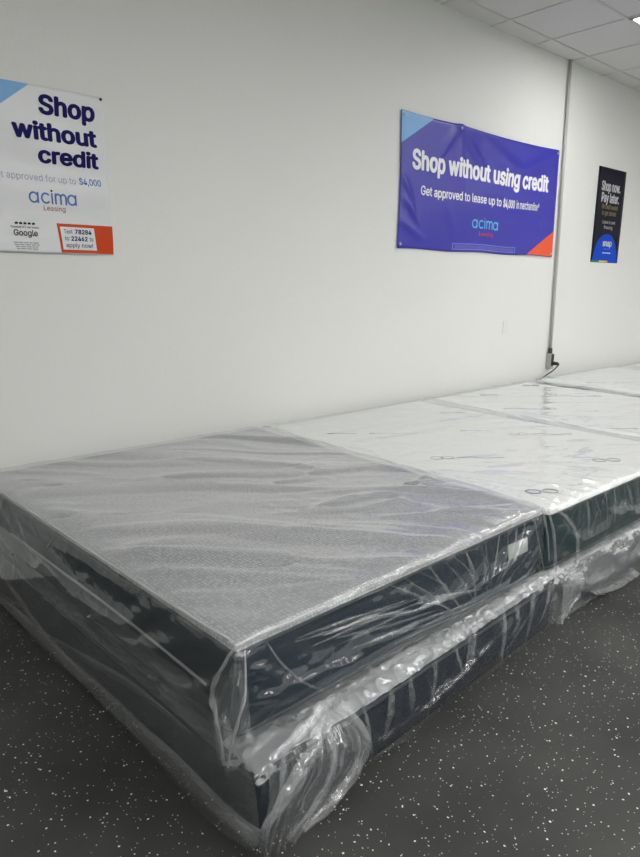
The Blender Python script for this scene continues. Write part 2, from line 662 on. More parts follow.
bn = Sheet('vinyl_banner', 'wide blue vinyl banner with white lettering hung above the white mattresses', 'banner', BX0, BX1, BZ0, BZ1, banner_depth, M_BLUE_VINYL, 110, 50, banner_edge)
bn.flat('corner_patch', [(BX0 + .003, BZ1 - .002), (BX0 + .003, 2.415), (4.05, BZ1 - .002)], M_PALE_BLUE, .0012)
bn.flat('corner_patch', [(BX1 - .004, BZ0 + .004), (BX1 - .004, 1.925), (5.40, BZ0 + .004)], M_ORANGE, .0012)
bn.text('headline', 'Shop without using credit', 3.815, 5.70, 2.262, .128, M_WHITE_INK, .032)
a = bn.text('tagline', 'Get approved to lease up to', 3.922, 4.965, 2.085, .064, M_WHITE_INK, .018)
bn.text('price', '$4,000', 4.99, 5.165, 2.085, .062, M_WHITE_INK, .03, parent=a)
bn.text('line_end', 'in merchandise*', 5.19, 5.566, 2.085, .064, M_WHITE_INK, .016, parent=a)
logo_word(bn, 'logo', 4.57, 4.935, 1.882, 1.952, M_CYAN_INK, M_ORANGE, 'logo_dot')
bn.text('logo_caption', 'Leasing', 4.675, 4.868, 1.828, .028, M_ORANGE, .01)
nt_ = bn.flat('notice_box', [(4.33, 1.708), (5.22, 1.708), (5.22, 1.758), (4.33, 1.758)], M_VIOLET_INK, .0010, hole=[(4.34, 1.716), (5.21, 1.716), (5.21, 1.750), (4.34, 1.750)])
for k in range(3):
    fine_line(bn, 4.36, 5.19, 1.738 - .0085 * k, .004, M_VIOLET_INK, k, nt_)
for gx, gz in ((BX0 + .03, BZ1 - .03), (BX1 - .03, BZ1 - .03), (BX0 + .03, BZ0 + .03), (BX1 - .03, BZ0 + .03), (4.36, BZ1 - .03)):
    g = bmesh.new()
    bmesh.ops.create_cone(g, cap_ends=True, segments=16, radius1=.011, radius2=.009, depth=.006, matrix=Matrix.Translation(bn.put(gx, gz, .003)) @ Matrix.Rotation(math.pi / 2, 4, 'X'))
    obj('grommet', g, M_METAL, bn.t)

# --- white poster on the left
PX0, PX1, PZ0, PZ1 = .86, 1.512, 1.578, 2.328


def poster_depth(x, z):
    d = .013
    d += .010 * math.sin(z * 26 + 2.2 * noise.noise(Vector((x * 3, z * 2, .3))) + x * 3) * (.4 + .6 * noise.noise(Vector((x * 2.2, z * 2.2, 4))))
    d += .006 * abs(noise.noise(Vector((x * 4.1 + z * 1.3, z * 9, 2))))
    return max(.003, d)


def poster_edge(x, z):
    v = (z - PZ0) / (PZ1 - PZ0)
    u = (x - PX0) / (PX1 - PX0)
    return x - .016 * v * u + .004 * u * math.sin(v * 8), z


ps = Sheet('poster', 'white poster with navy headline and orange corner box at the left of the wall', 'poster', PX0, PX1, PZ0, PZ1, poster_depth, M_POSTER, 60, 70, poster_edge)
ps.flat('corner_patch', [(PX0 + .002, PZ1 - .002), (PX0 + .002, 2.10), (1.155, PZ1 - .002)], M_PALE_BLUE, .0012)
ps.text('headline', 'Shop', 1.192, 1.466, 2.212, .078, M_NAVY_INK, .033)
ps.text('headline', 'without', 1.060, 1.470, 2.094, .074, M_NAVY_INK, .033)
ps.text('headline', 'credit', 1.172, 1.473, 1.994, .068, M_NAVY_INK, .033)
q = ps.text('tagline', 'Get approved for up to', .945, 1.345, 1.908, .030, M_LILAC_INK, 0)
ps.text('price', '$4,000', 1.362, 1.474, 1.910, .030, M_MID_BLUE_INK, .012, parent=q)
logo_word(ps, 'logo', 1.108, 1.336, 1.806, 1.858, M_MID_BLUE_INK, M_BLACK_INK, 'logo_dot')
ps.text('logo_caption', 'Leasing', 1.173, 1.278, 1.776, .022, M_ORANGE_INK, .0)
for k in range(5):
    cx = 1.040 + .0195 * k
    pts = []
    for s in range(10):
        rr = .0085 if s % 2 == 0 else .0038
        pts.append((cx + rr * math.sin(s * math.pi / 5), 1.711 + rr * math.cos(s * math.pi / 5)))
    ps.flat('star', pts, M_BLACK_INK, .0014)
ps.text('rating_line', 'Thousands of 5-star reviews', 1.012, 1.142, 1.689, .0085, M_BLACK_INK, .01)
ps.text('rating_word', 'Google', 1.024, 1.134, 1.654, .027, M_BLACK_INK, .012)
for k in range(4):
    fine_line(ps, 1.02 + .004 * k, 1.142 - .004 * k, 1.620 - .0095 * k, .0045, M_GREY_INK, 10 + k)
ps.flat('orange_panel', [(1.228, PZ0 + .126 + .016), (1.242, PZ0 + .004), (PX1 - .002, PZ0 + .004), (PX1 - .002, PZ0 + .142)], M_ORANGE_DEEP, .0012)
wp = ps.flat('text_panel', [(1.242, 1.705), (1.252, 1.597), (1.422, 1.597), (1.412, 1.705)], M_POSTER, .0022)
ps.text('message_line', 'Text', 1.259, 1.302, 1.674, .020, M_NAVY_INK, .006, .003, wp)
ps.text('message_line', '78284', 1.314, 1.398, 1.674, .020, M_NAVY_INK, .03, .003, wp)
ps.text('message_line', 'to', 1.262, 1.283, 1.641, .020, M_NAVY_INK, .006, .003, wp)
ps.text('message_line', '22462', 1.293, 1.376, 1.641, .020, M_NAVY_INK, .03, .003, wp)
ps.text('message_line', 'to', 1.386, 1.405, 1.641, .020, M_NAVY_INK, .006, .003, wp)
ps.text('message_line', 'apply now!', 1.266, 1.402, 1.609, .020, M_NAVY_INK, .008, .003, wp)
for gx, gz in ((PX1 - .012, PZ1 - .010), (PX0 + .012, PZ1 - .010)):
    g = bmesh.new()
    bmesh.ops.create_uvsphere(g, u_segments=12, v_segments=8, radius=.007, matrix=Matrix.Translation(ps.put(gx, gz, .004)))
    obj('tack', g, M_BLACK, ps.t, True)

# --- black poster on the right
KX0, KX1, KZ0, KZ1 = 6.632, 7.228, 1.662, 2.590
kp = Sheet('poster', 'tall black poster with a blue dome shape to the right of the conduit', 'poster', KX0, KX1, KZ0, KZ1,
           lambda x, z: .004 + .002 * math.sin((z - KZ0) * 3), M_BLACK_PAPER, 12, 20)
kp.text('headline', 'Shop now.', 6.712, 7.125, 2.372, .085, M_WHITE_INK, .032)
kp.text('headline', 'Pay later.', 6.730, 7.120, 2.262, .085, M_WHITE_INK, .032)
kp.text('tagline', 'No credit needed', 6.760, 7.105, 2.196, .044, M_GOLD, .022)
kp.text('tagline', 'to get started', 6.770, 7.080, 2.135, .044, M_GOLD, .022)
kp.text('caption', 'Lease to own', 6.800, 7.080, 2.052, .034, M_WHITE_INK, .014)
kp.text('caption', 'financing', 6.840, 7.030, 2.000, .034, M_WHITE_INK, .014)
dome = [(KX0 + .075, KZ0 + .025), (KX1 - .02, KZ0 + .025), (KX1 - .02, KZ0 + .10)]
dome += [(6.93 + .24 * math.cos(math.radians(t)), 1.70 + .245 * math.sin(math.radians(t))) for t in range(6, 178, 8)]
kp.flat('blue_dome', [(KX0 + .02, KZ0 + .02), (KX1 - .02, KZ0 + .02)] + [(6.93 + .265 * math.cos(math.radians(t)), 1.69 + .26 * math.sin(math.radians(t))) for t in range(0, 181, 9)], M_ROYAL, .0012)
kp.text('logo', 'snap', 6.850, 7.055, 1.830, .06, M_WHITE_INK, .04, .0024)
kp.text('logo_caption', 'FINANCE', 6.885, 7.02, 1.792, .016, M_CYAN_INK, .006, .0024)
fine_line(kp, 6.865, 7.04, 1.757, .007, M_WHITE_INK, 20, None, .0024)
for c0, c1, mm in ((KX0 + .004, 6.81, M_GREEN_INK), (6.81, 7.0, M_YELLOW), (7.0, KX1 - .004, M_ROYAL)):
    kp.flat('colour_strip', [(c0, KZ0 + .003), (c1, KZ0 + .003), (c1, KZ0 + .02), (c0, KZ0 + .02)], mm, .0014)

# ------------------------------------------------------------------ conduit, outlet, cord, plate
cd = thing('conduit', 'thin grey metal conduit running down the wall from the ceiling', 'conduit', (5.955, 0, .80))
bm = bmesh.new()
tube(bm, [(.004, -.022, 0), (-.026, -.022, 1.2), (-.072, -.022, CEIL - .80 - .001)], .014, 14)
obj('pipe', bm, M_METAL, cd, True)
bm = bmesh.new()
bmesh.ops.create_cone(bm, cap_ends=True, segments=6, radius1=.024, radius2=.021, depth=.05, matrix=Matrix.Translation((.001, -.024, -.0)))
obj('connector', bm, mat('dark_fitting', srgb(70, 70, 68), .5, .5, .4), cd)

ob = thing('outlet_box', 'grey metal outlet box with dark socket at the foot of the conduit', 'outlet', (5.956, 0, .62))
obj('housing', box(-.028, .028, -.055, -.0005, .0, .153, bevel=.004), M_BOXMETAL, ob)
sk = obj('socket', box(-.022, .022, -.0585, -.0552, .03, .148, bevel=.001), M_BLACK, ob)
obj('cover_screw', box(-.003, .003, -.0605, -.0587, .086, .092), M_METAL, sk)

pc = thing('power_cord', 'short dark power cord with black plug dropping behind the mattresses', 'cord', (5.956, -.06, .68))
obj('plug', box(-.014, .016, -.055, -.0006, -.016, .014, bevel=.005), M_BLACK, pc)
cpts = [(.0, -.05, 0), (.004, -.060, -.001), (.002, -.064, -.010), (-.022, -.058, -.030), (-.06, -.045, -.062), (-.13, -.005, -.115), (-.192, .030, -.162), (-.225, .04, -.215)]
bm = bmesh.new()
P = [Vector(p) for p in cpts]
fine = []
for k in range(len(P) - 1):
    p0, p1, p2, p3 = P[max(0, k - 1)], P[k], P[k + 1], P[min(len(P) - 1, k + 2)]
    for s in range(6):
        t = s / 6
        fine.append(.5 * ((2 * p1) + (p2 - p0) * t + (2 * p0 - 5 * p1 + 4 * p2 - p3) * t * t + (3 * p1 - p0 - 3 * p2 + p3) * t ** 3))
fine.append(P[-1])
tube(bm, fine, .0065, 8)
obj('cable', bm, mat('dark_grey_cable', srgb(52, 52, 50), .5), pc, True)

wp_ = thing('wall_plate', 'blank white wall plate on the wall below the blue banner', 'wall plate', (5.178, 0, .995))
obj('plate', box(-.038, .038, -.004, -.0005, 0, .12, bevel=.0015), M_PLATE, wp_)
for z in (.02, .10):
    s = bmesh.new()
    bmesh.ops.create_cone(s, cap_ends=True, segments=10, radius1=.0035, radius2=.0035, depth=.002, matrix=Matrix.Translation((0, -.0045, z)) @ Matrix.Rotation(math.pi / 2, 4, 'X'))
    obj('screw', s, M_PLATE, wp_)

# ------------------------------------------------------------------ mattresses and box springs
def quad_map(q):
    """unit square -> plan quad (front-left, front-right, back-right, back-left)"""
    fl, fr, br, bl = [Vector(p) for p in q]

    def f(u, v):
        return (fl * (1 - u) + fr * u) * (1 - v) + (bl * (1 - u) + br * u) * v
    return f


def shell_bm(q, z0, z1, r, step, grow=0.0, bottom=False, dome=0.0, nzmin=3):
    """rounded slab over the plan quad: top and sides (and bottom); grow pushes all faces outward"""
    f = quad_map(q)
    w = (Vector(q[1]) - Vector(q[0])).length
    d = (Vector(q[3]) - Vector(q[0])).length
    h = z1 - z0
    nx, ny, nz = max(2, round(w / step)), max(2, round(d / step)), max(nzmin, round(h / step))
    W, D, H = w + 2 * grow, d + 2 * grow, h + grow
    R = r + grow
    bm = bmesh.new()
    vs = {}

    def co(t, n, L):
        """grid with its lines crowded towards the rounded edges"""
        return -L / 2 + L * t / n

    def get(i, j, k):
        kk = (i, j, k)
        if kk not in vs:
            p = Vector((co(i, nx, W), co(j, ny, D), H * k / nz))
            lo = 0 if not bottom else R
            c = Vector((max(-W / 2 + R, min(W / 2 - R, p.x)), max(-D / 2 + R, min(D / 2 - R, p.y)), max(lo, min(H - R, p.z))))
            e = p - c
            if e.length > R:
                p = c + e.normalized() * R
            if dome and k == nz:
                a, b = abs(2 * i / nx - 1), abs(2 * j / ny - 1)
                p.z += dome * (1 - a ** 4) * (1 - b ** 4)
            u, v = p.x / w + .5, p.y / d + .5
            g = f(u, v)
            vs[kk] = bm.verts.new((g.x, g.y, z0 + p.z))
        return vs[kk]
    for i in range(nx):
        for j in range(ny):
            bm.faces.new([get(i, j, nz), get(i + 1, j, nz), get(i + 1, j + 1, nz), get(i, j + 1, nz)])
            if bottom:
                bm.faces.new([get(i, j + 1, 0), get(i + 1, j + 1, 0), get(i + 1, j, 0), get(i, j, 0)])
    for k in range(nz):
        for i in range(nx):
            bm.faces.new([get(i, 0, k), get(i + 1, 0, k), get(i + 1, 0, k + 1), get(i, 0, k + 1)])
            bm.faces.new([get(i + 1, ny, k), get(i, ny, k), get(i, ny, k + 1), get(i + 1, ny, k + 1)])
        for j in range(ny):
            bm.faces.new([get(0, j + 1, k), get(0, j, k), get(0, j, k + 1), get(0, j + 1, k + 1)])
            bm.faces.new([get(nx, j, k), get(nx, j + 1, k), get(nx, j + 1, k + 1), get(nx, j, k + 1)])
    return bm


def ring(q, z, out, r=.05, n=26):
    """closed rounded loop round the plan quad, pushed out from its sides"""
    f = quad_map(q)
    w = (Vector(q[1]) - Vector(q[0])).length
    d = (Vector(q[3]) - Vector(q[0])).length
    R = r + out
    pts = []
    for sx, sy, a0 in ((1, -1, -90), (1, 1, 0), (-1, 1, 90), (-1, -1, 180)):
        cx, cy = sx * (w / 2 - r), sy * (d / 2 - r)
        for t in range(0, 91, 15):
            a = math.radians(a0 + t)
            pts.append((cx + R * math.cos(a), cy + R * math.sin(a)))
    out_pts = []
    for k in range(len(pts)):
        a, b = Vector(pts[k]), Vector(pts[(k + 1) % len(pts)])
        m = n if (b - a).length > .3 else 1
        for s in range(m):
            p = a.lerp(b, s / m)
            g = f(p.x / w + .5, p.y / d + .5)
            out_pts.append((g.x, g.y, z))
    return out_pts


def bm_mesh(bm, name):
    bmesh.ops.recalc_face_normals(bm, faces=bm.faces[:])
    me = bpy.data.meshes.new(name)
    bm.to_mesh(me)
    bm.free()
    return me


def drape(q, z0, z1, r, step, frames, slack=(1.03, 1.03, 1.1), pressure=-.4, seed=0.0, colliders=(), grow=.014, bend=.02, jitter=.006, gravity=1.0, jscale=6):
    """cut an oversized polythene bag for the slab and let it settle round the block; returns the settled mesh"""
    cx = sum(p[0] for p in q) / 4
    cy = sum(p[1] for p in q) / 4
    tmp = []
    core = bpy.data.objects.new('core', bm_mesh(shell_bm(q, z0, z1 + .003, r, .06, .007, nzmin=4), 'core'))
    COL.objects.link(core)
    tmp.append(core)
    cols = [core]
    for (q2, za, zb, r2) in colliders:
        o = bpy.data.objects.new('core', bm_mesh(shell_bm(q2, za, zb, r2, .08, 0, nzmin=4), 'core'))
        COL.objects.link(o)
        tmp.append(o)
        cols.append(o)
    for o in cols:
        o.modifiers.new('c', 'COLLISION')
        o.collision.thickness_outer = .003
        o.collision.cloth_friction = 6
    film = bpy.data.objects.new('film', bm_mesh(shell_bm(q, z0, z1, r, step, grow), 'film'))
    COL.objects.link(film)
    film.shape_key_add(name='Basis')
    rest = film.shape_key_add(name='rest')
    base = film.data.shape_keys.key_blocks[0]
    pins = []
    for v in film.data.vertices:
        p = v.co.copy()
        rest.data[v.index].co = Vector((cx + (p.x - cx) * slack[0], cy + (p.y - cy) * slack[1], z0 + (p.z - z0) * slack[2]))
        o = Vector((p.x - cx, p.y - cy, (p.z - (z0 + z1) / 2) * 4)).normalized()
        base.data[v.index].co = p + o * (jitter * abs(noise.noise(Vector((p.x * jscale + seed, p.y * jscale, p.z * jscale)))))
        if p.z < z0 + 1e-4:
            pins.append(v.index)
    vg = film.vertex_groups.new(name='pin')
    vg.add(pins, 1, 'REPLACE')
    m = film.modifiers.new('cloth', 'CLOTH')
    s = m.settings
    s.quality = 5
    s.mass = .05
    s.tension_stiffness = 20
    s.compression_stiffness = 20
    s.shear_stiffness = 8
    s.bending_stiffness = bend
    s.tension_damping = 5
    s.air_damping = 2
    s.vertex_group_mass = 'pin'
    s.shrink_min = s.shrink_max = 1 - slack[0]
    s.effector_weights.gravity = gravity
    s.use_pressure = True
    s.uniform_pressure_force = pressure
    m.collision_settings.collision_quality = 3
    m.collision_settings.distance_min = .003
    m.point_cache.frame_start = 1
    m.point_cache.frame_end = frames + 2
    sc.frame_start, sc.frame_end = 1, frames + 2
    for fr in range(1, frames + 1):
        sc.frame_set(fr)
    dg = bpy.context.evaluated_depsgraph_get()
    me = bpy.data.meshes.new_from_object(film.evaluated_get(dg))
    sc.frame_set(1)
    for o in [film] + tmp:
        dd = o.data
        bpy.data.objects.remove(o)
        bpy.data.meshes.remove(dd)
    for p in me.polygons:
        p.use_smooth = True
    return me


def refine(me, levels=1):
    """one Catmull-Clark pass baked into the mesh"""
    o = bpy.data.objects.new('tmp', me)
    COL.objects.link(o)
    ms = o.modifiers.new('relax', 'SMOOTH')
    ms.factor, ms.iterations = .5, 3
    md = o.modifiers.new('s', 'SUBSURF')
    md.levels = md.render_levels = levels
    dg = bpy.context.evaluated_depsgraph_get()
    out = bpy.data.meshes.new_from_object(o.evaluated_get(dg))
    bpy.data.objects.remove(o)
    bpy.data.meshes.remove(me)
    return out


def streaks(x, y, seed, ang=-41.0):
    """long wavering ridges of a slack sheet, running in one main direction"""
    c, s_ = math.cos(math.radians(ang)), math.sin(math.radians(ang))
    a, b = x * c + y * s_, -x * s_ + y * c
    b += .10 * noise.noise(Vector((a * 1.6, b * 1.2, seed)))
    h = 0
    for fa, fb, amp, w, k in ((.8, 3.4, 1.0, .030, 0), (1.1, 5.5, .5, .020, 5), (.7, 2.4, .8, .026, 9)):
        n = noise.noise(Vector((a * fa, b * fb, seed + k)))
        g = (noise.noise(Vector((a * fa, (b + .004) * fb, seed + k))) - n) / .004
        g = math.copysign(max(abs(g), .5), g)
        d = n / g                                      # metres past the crest: steep near flank, long far flank
        m = max(0, .45 + .9 * noise.noise(Vector((a * 1.3, b * 2.0, seed + k + 20))))
        h += amp * m * math.exp(-(d / (w if d > 0 else w * 4)) ** 2)
    return h


def ridge(x, y, z, w=1.0):
    """sharp-crested noise, 0..1"""
    r = max(0.0, 1 - abs(noise.noise(Vector((x, y, z)))) * 2.4 / w)
    return r * r


def wrap_obj(me, mats, pick, disp, parent, quad, reach=.05, name='plastic_wrap', levels=1):
    """bake the settled bag: pick(p, n) gives a material slot, disp(p, n) a crease height along the normal"""
    me = refine(me, levels)
    n = len(me.vertices)
    P = [v.co.copy() for v in me.vertices]
    N = [v.normal.copy() for v in me.vertices]
    planes = []
    for k in range(4):
        a_, b_ = Vector(quad[k]), Vector(quad[(k + 1) % 4])
        e_ = (b_ - a_).normalized()
        planes.append((a_, Vector((e_.y, -e_.x))))
    moved = 0
    out = []
    for p, nn in zip(P, N):
        q_ = p + nn * disp(p, nn)
        if abs(nn.z) < .75:                            # the sheet stays outside the fabric, and near the hem close to it
            top = min(reach, .016 + .35 * max(0, q_.z))
            best, bn = -9, None
            for a_, n_ in planes:
                dd = (q_.x - a_.x) * n_.x + (q_.y - a_.y) * n_.y
                if dd > best:
                    best, bn = dd, n_
            lim = max(.0075, min(top, best)) if best > -.03 else best
            if lim != best:
                q_.x += bn.x * (lim - best)
                q_.y += bn.y * (lim - best)
                moved += 1
        out.extend(q_)
    me.vertices.foreach_set('co', out)
    me.update()
    me.materials.clear()
    for m in mats:
        me.materials.append(m)
    idx = [pick(p.center.copy(), p.normal.copy()) for p in me.polygons]
    me.polygons.foreach_set('material_index', idx)
    me.polygons.foreach_set('use_smooth', [True] * len(idx))
    me.update()
    o = bpy.data.objects.new(name, me)
    COL.objects.link(o)
    o.parent = parent
    return o


def spline(pts, n=8):
    P = [Vector(p) for p in pts]
    out = []
    for k in range(len(P) - 1):
        p0, p1, p2, p3 = P[max(0, k - 1)], P[k], P[k + 1], P[min(len(P) - 1, k + 2)]
        for i in range(n):
            t = i / n
            out.append(.5 * ((2 * p1) + (p2 - p0) * t + (2 * p0 - 5 * p1 + 4 * p2 - p3) * t * t + (3 * p1 - p0 - 3 * p2 + p3) * t ** 3))
    out.append(P[-1])
    return out


def pleat(name, pts, w, normal, parent, root, m, rise=.4, seed=0.0, rough=.25, seg=6):
    """a gathered fold of film, or a pale highlight strip: an arched ribbon along pts (world), w its width or widths along it"""
    S = spline(pts, 10)
    nrm = Vector(normal).normalized()
    o0 = Vector(root.location)
    bm = bmesh.new()
    rows = []
    ns = len(S)
    for i, p in enumerate(S):
        t = (S[min(ns - 1, i + 1)] - S[max(0, i - 1)]).normalized()
        c = t.cross(nrm).normalized()
        u = i / (ns - 1)
        if isinstance(w, (tuple, list)):
            x = u * (len(w) - 1)
            k = min(len(w) - 2, int(x))
            ww = w[k] * (1 - (x - k)) + w[k + 1] * (x - k)
        else:
            ww = w
        row = []
        for j in range(seg + 1):
            v = j / seg * 2 - 1
            hgt = rise * ww * (1 - v * v) * (1 + rough * 2 * noise.noise(Vector((u * 9 + seed, v * 2, seed))))
            side = v * ww / 2 * (1 + rough * noise.noise(Vector((u * 7, v, seed + 3))))
            row.append(bm.verts.new(p + c * side + nrm * hgt - o0))
        rows.append(row)
    for i in range(ns - 1):
        for j in range(seg):
            bm.faces.new([rows[i][j], rows[i][j + 1], rows[i + 1][j + 1], rows[i + 1][j]])
    return obj(name, bm, m, parent, True)


def loose_sheet(name, cols, parent, root, m, nu=40, nv=40, amp=.012, fu=6.0, fv=2.0, seed=0.0, normal=(0, -1, 0), fine=.004):
    """a slack sheet of film hung between the given columns of world points, with folds"""
    C_ = [spline(c, 12) for c in cols]
    o0 = Vector(root.location)
    nrm = Vector(normal).normalized()

    def at(L, t):
        x = t * (len(L) - 1)
        k = min(len(L) - 2, int(x))
        return L[k].lerp(L[k + 1], x - k)
    bm = bmesh.new()
    rows = []
    for b_ in range(nv + 1):
        v = b_ / nv
        line = spline([at(c, v) for c in C_], 12)
        row = []
        for a_ in range(nu + 1):
            u = a_ / nu
            p = at(line, u)
            d = amp * (ridge(u * fu, v * fv, seed) - .2) + fine * ridge(u * fu * 3.1, v * fv * 3.3, seed + 7)
            row.append(bm.verts.new(p + nrm * max(0, d) - o0))
        rows.append(row)
    for b_ in range(nv):
        for a_ in range(nu):
            bm.faces.new([rows[b_][a_], rows[b_][a_ + 1], rows[b_ + 1][a_ + 1], rows[b_ + 1][a_]])
    return obj(name, bm, m, parent, True)


def shift(q, c):
    return [(p[0] - c[0], p[1] - c[1]) for p in q]


def make_mattress(label, q, z0, z1, top_m, border_m, piping_m, group, dome=.006):
    c = (sum(p[0] for p in q) / 4, sum(p[1] for p in q) / 4)
    t = thing('mattress', label, 'mattress', (c[0], c[1], z0), group)
    L = shift(q, c)
    h = z1 - z0
    obj('border', shell_bm(L, 0, h - .012, .02, .05, 0, bottom=True, nzmin=5), border_m, t, True)
    tp = bmesh.new()
    obj('top_panel', shell_bm(L, h - .02, h, .014, .035, .003, dome=dome, nzmin=3), top_m, t, True)
    for z, nm in ((h - .022, 'piping'), (.02, 'piping')):
        b = bmesh.new()
        tube(b, ring(L, z, .003), .005, 8, True)
        obj(nm, b, piping_m, t, True)
    return t, L, h


def make_box(label, q, h, group, m=None):
    c = (sum(p[0] for p in q) / 4, sum(p[1] for p in q) / 4)
    t = thing('box_spring', label, 'box spring', (c[0], c[1], 0), group)
    L = shift(q, c)
    obj('body', shell_bm(L, .004, h - .006, .018, .06, 0, bottom=True, nzmin=4), m or M_BOX, t, True)
    obj('top_cover', shell_bm(L, h - .03, h - .004, .012, .06, .002, nzmin=2), M_BOX_TOP, t, True)
    b = bmesh.new()
    tube(b, ring(L, h - .03, .003, .03), .005, 8, True)
    obj('piping', b, M_PIPING, t, True)
    return t, L


H_BOX, Z_TOP = .24, .545
QA_M = [(.838, -2.09), (2.385, -2.055), (2.368, -.07), (.748, -.07)]
QA_B = [(.828, -2.19), (2.45, -2.095), (2.40, -.09), (.738, -.10)]
GM, GB = 'plastic wrapped mattresses along the wall', 'plastic wrapped box springs along the wall'
Z_MAT = H_BOX + .018


def m_pick(h):
    return lambda p, n: 1 if (n.z > .6 and p.z > h - .03) else 2 if n.x < -.5 else 0


def mattress_disp(h, wr, seed, ang, x0, glint=0.0):
    def f(p, n):
        if n.z > .6:
            if p.z < h - .03:
                return 0
            rim = max(0, min(1, (.80 - abs(p.x)) / .10)) * max(0, min(1, (1.02 - p.y) / .10)) if wr > .01 else 1
            d = wr * rim * streaks(p.x, p.y, seed, ang)
            a, b = .755 * p.x - .656 * p.y, .656 * p.x + .755 * p.y
            edge = 1 - sm(-.98, -.55, p.y)             # more small creases near the front edge
            if glint:
                d += glint * (.25 + .75 * edge) * ridge(a * 3.2, b * 16, seed + 9)
            d += .0035 * (1 - sm(-.98, -.86, p.y)) * sm(-.5, .3, p.x) * ridge(p.x * 16, p.y * 9, seed + 11)
            return d
        if n.y < -.5:                                  # front: level creases first, slanting gathers to the right
            t = sm(-.2, .45, p.x - x0)
            a = .006 * ridge(p.x * 2.2, p.z * 20, seed) + .003 * ridge(p.x * 5, p.z * 45, seed + 2)
            b = .007 * ridge((p.x - .7 * p.z) * 9, p.z * 3, seed + 4) + .004 * ridge((p.x + .5 * p.z) * 22, p.z * 5, seed + 5)
            return a * (1 - t) + b * t
        if n.x < -.5:
            return .006 * ridge(p.y * 1.6 + p.z, p.z * 7, seed + 6) + .002 * ridge(p.y * 9, p.z * 16, seed + 8)
        return 0
    return f


def box_disp(seed, k=1.0):
    def f(p, n):
        if n.z > .6:
            return 0 if p.y > -.955 else k * (.007 * ridge(p.x * 9, p.y * 15, seed) + .005 * ridge(p.x * 26, p.y * 30, seed + 1))
        if n.y < -.5:
            return sm(.0, .08, p.z) * k * (.009 * ridge((p.x + .25 * p.z) * 9, p.z * 2.5, seed + 2) + .0025 * ridge((p.x - .4 * p.z) * 19, p.z * 5, seed + 3))
        if n.x < -.5:
            return sm(.0, .08, p.z) * k * (.006 * ridge(p.y * 2 + p.z * 3, p.z * 7, seed + 4))
        return 0
    return f


def b_pick(p, n):
    return 1 if (n.z > .5 and p.z > .2 and p.y < -.93) else 2 if n.x < -.5 else 0


bxA, LbA = make_box('dark box spring in crumpled plastic beneath the grey topped mattress', QA_B, H_BOX, GB)
mtA, LmA, hA = make_mattress('grey topped dark sided mattress in clear plastic, nearest the camera', QA_M, Z_MAT, Z_TOP, M_GREY_KNIT, M_BORDER_NAVY, M_PIPING, GM)
NEXT = [(2.41, -2.3), (2.9, -2.3), (2.9, 0), (2.392, 0)]
wA = wrap_obj(drape(LmA, 0, hA + .004, .016, .016, 34, (1.035, 1.03, 1.10), -.3, 1.3, bend=.008,
                    colliders=[(shift(NEXT, mtA.location), -.1, .4, .01)]),
              [M_FILM, M_FILM_TOP, M_FILM_LOOSE], m_pick(hA), mattress_disp(hA, .028, 3.3, -41, 0), mtA, LmA)
offm = Vector(mtA.location) - Vector(bxA.location)
QmInB = [(p[0] + offm.x, p[1] + offm.y) for p in LmA]
_fx = Vector(mtA.location)
bm = bmesh.new()
bm.faces.new([bm.verts.new(Vector(p) - _fx) for p in ((2.118, -2.0665, .462), (2.133, -2.0665, .394), (2.275, -2.0633, .394), (2.262, -2.0633, .456))])
bmesh.ops.solidify(bm, geom=bm.faces[:], thickness=.001)
obj('law_label', bm, M_PATCH, mtA)['label'] = 'small white law label'
wBA = wrap_obj(drape(LbA, 0.002, H_BOX, .018, .016, 34, (1.035, 1.04, 1.18), -.3, 4.1, colliders=[(QmInB, Z_MAT + .004, Z_MAT + .25, .03)], grow=.013, bend=.008),
               [M_FILM, M_FILM_CRUSH, M_FILM], b_pick, box_disp(5.5), bxA, LbA, .03)

QB_M = [(2.400, -2.075), (3.925, -2.075), (3.925, -.08), (2.400, -.08)]
QB_B = [(2.475, -2.085), (3.935, -2.085), (3.935, -.10), (2.475, -.10)]
bxB, LbB = make_box('dark box spring in whitish plastic beneath the first white mattress', QB_B, H_BOX, GB)
mtB, LmB, hB = make_mattress('white topped dark sided mattress in clear plastic beside the grey topped one', QB_M, Z_MAT, Z_TOP - .006, M_WHITE_KNIT, M_BORDER, M_PIPING, GM)
for mx_, my_, kind in ((2.75, -1.345, 0), (2.59, -1.94, 1), (3.33, -1.88, 1), (2.81, -.66, 2), (2.61, -.50, 2), (3.66, -.53, 2), (3.30, -.97, 2), (3.55, -1.30, 0)):
    bm = bmesh.new()
    zt = Z_TOP - Z_MAT - .006 + .0085
    ux, uy = .755, -.656                               # direction the stitched line runs in

    def at_(a_, b_):
        return (mx_ + ux * a_ - uy * b_ - mtB.location.x, my_ + uy * a_ + ux * b_ - mtB.location.y, zt)
    loops = {0: (-.11, -.055), 1: (-.05, .03), 2: (0,)}[kind]
    for k_, a0_ in enumerate(loops):
        rx_, ry_ = ((.034, .026) if kind < 2 else (.02, .008))
        tube(bm, [at_(a0_ + rx_ * math.cos(t_ * math.pi / 8), .01 * k_ + ry_ * math.sin(t_ * math.pi / 8)) for t_ in range(16)], .0028, 5, True)
    if kind == 0:
        tube(bm, spline([at_(0, .012), at_(.07, .022), at_(.14, .0), at_(.21, .014), at_(.25, .016)], 6), .004, 5)
    if kind == 2:
        tube(bm, spline([at_(.02, 0), at_(.08, .012), at_(.16, .0)], 6), .0025, 5)
    obj('stitched_motif', bm, M_STITCH, mtB, True)
SIDES = [([(1.5, -2.4), (2.393, -2.4), (2.393, 0), (1.5, 0)], -.1, .4, .01), ([(3.935, -2.4), (4.8, -2.4), (4.8, 0), (3.935, 0)], -.1, .4, .01)]
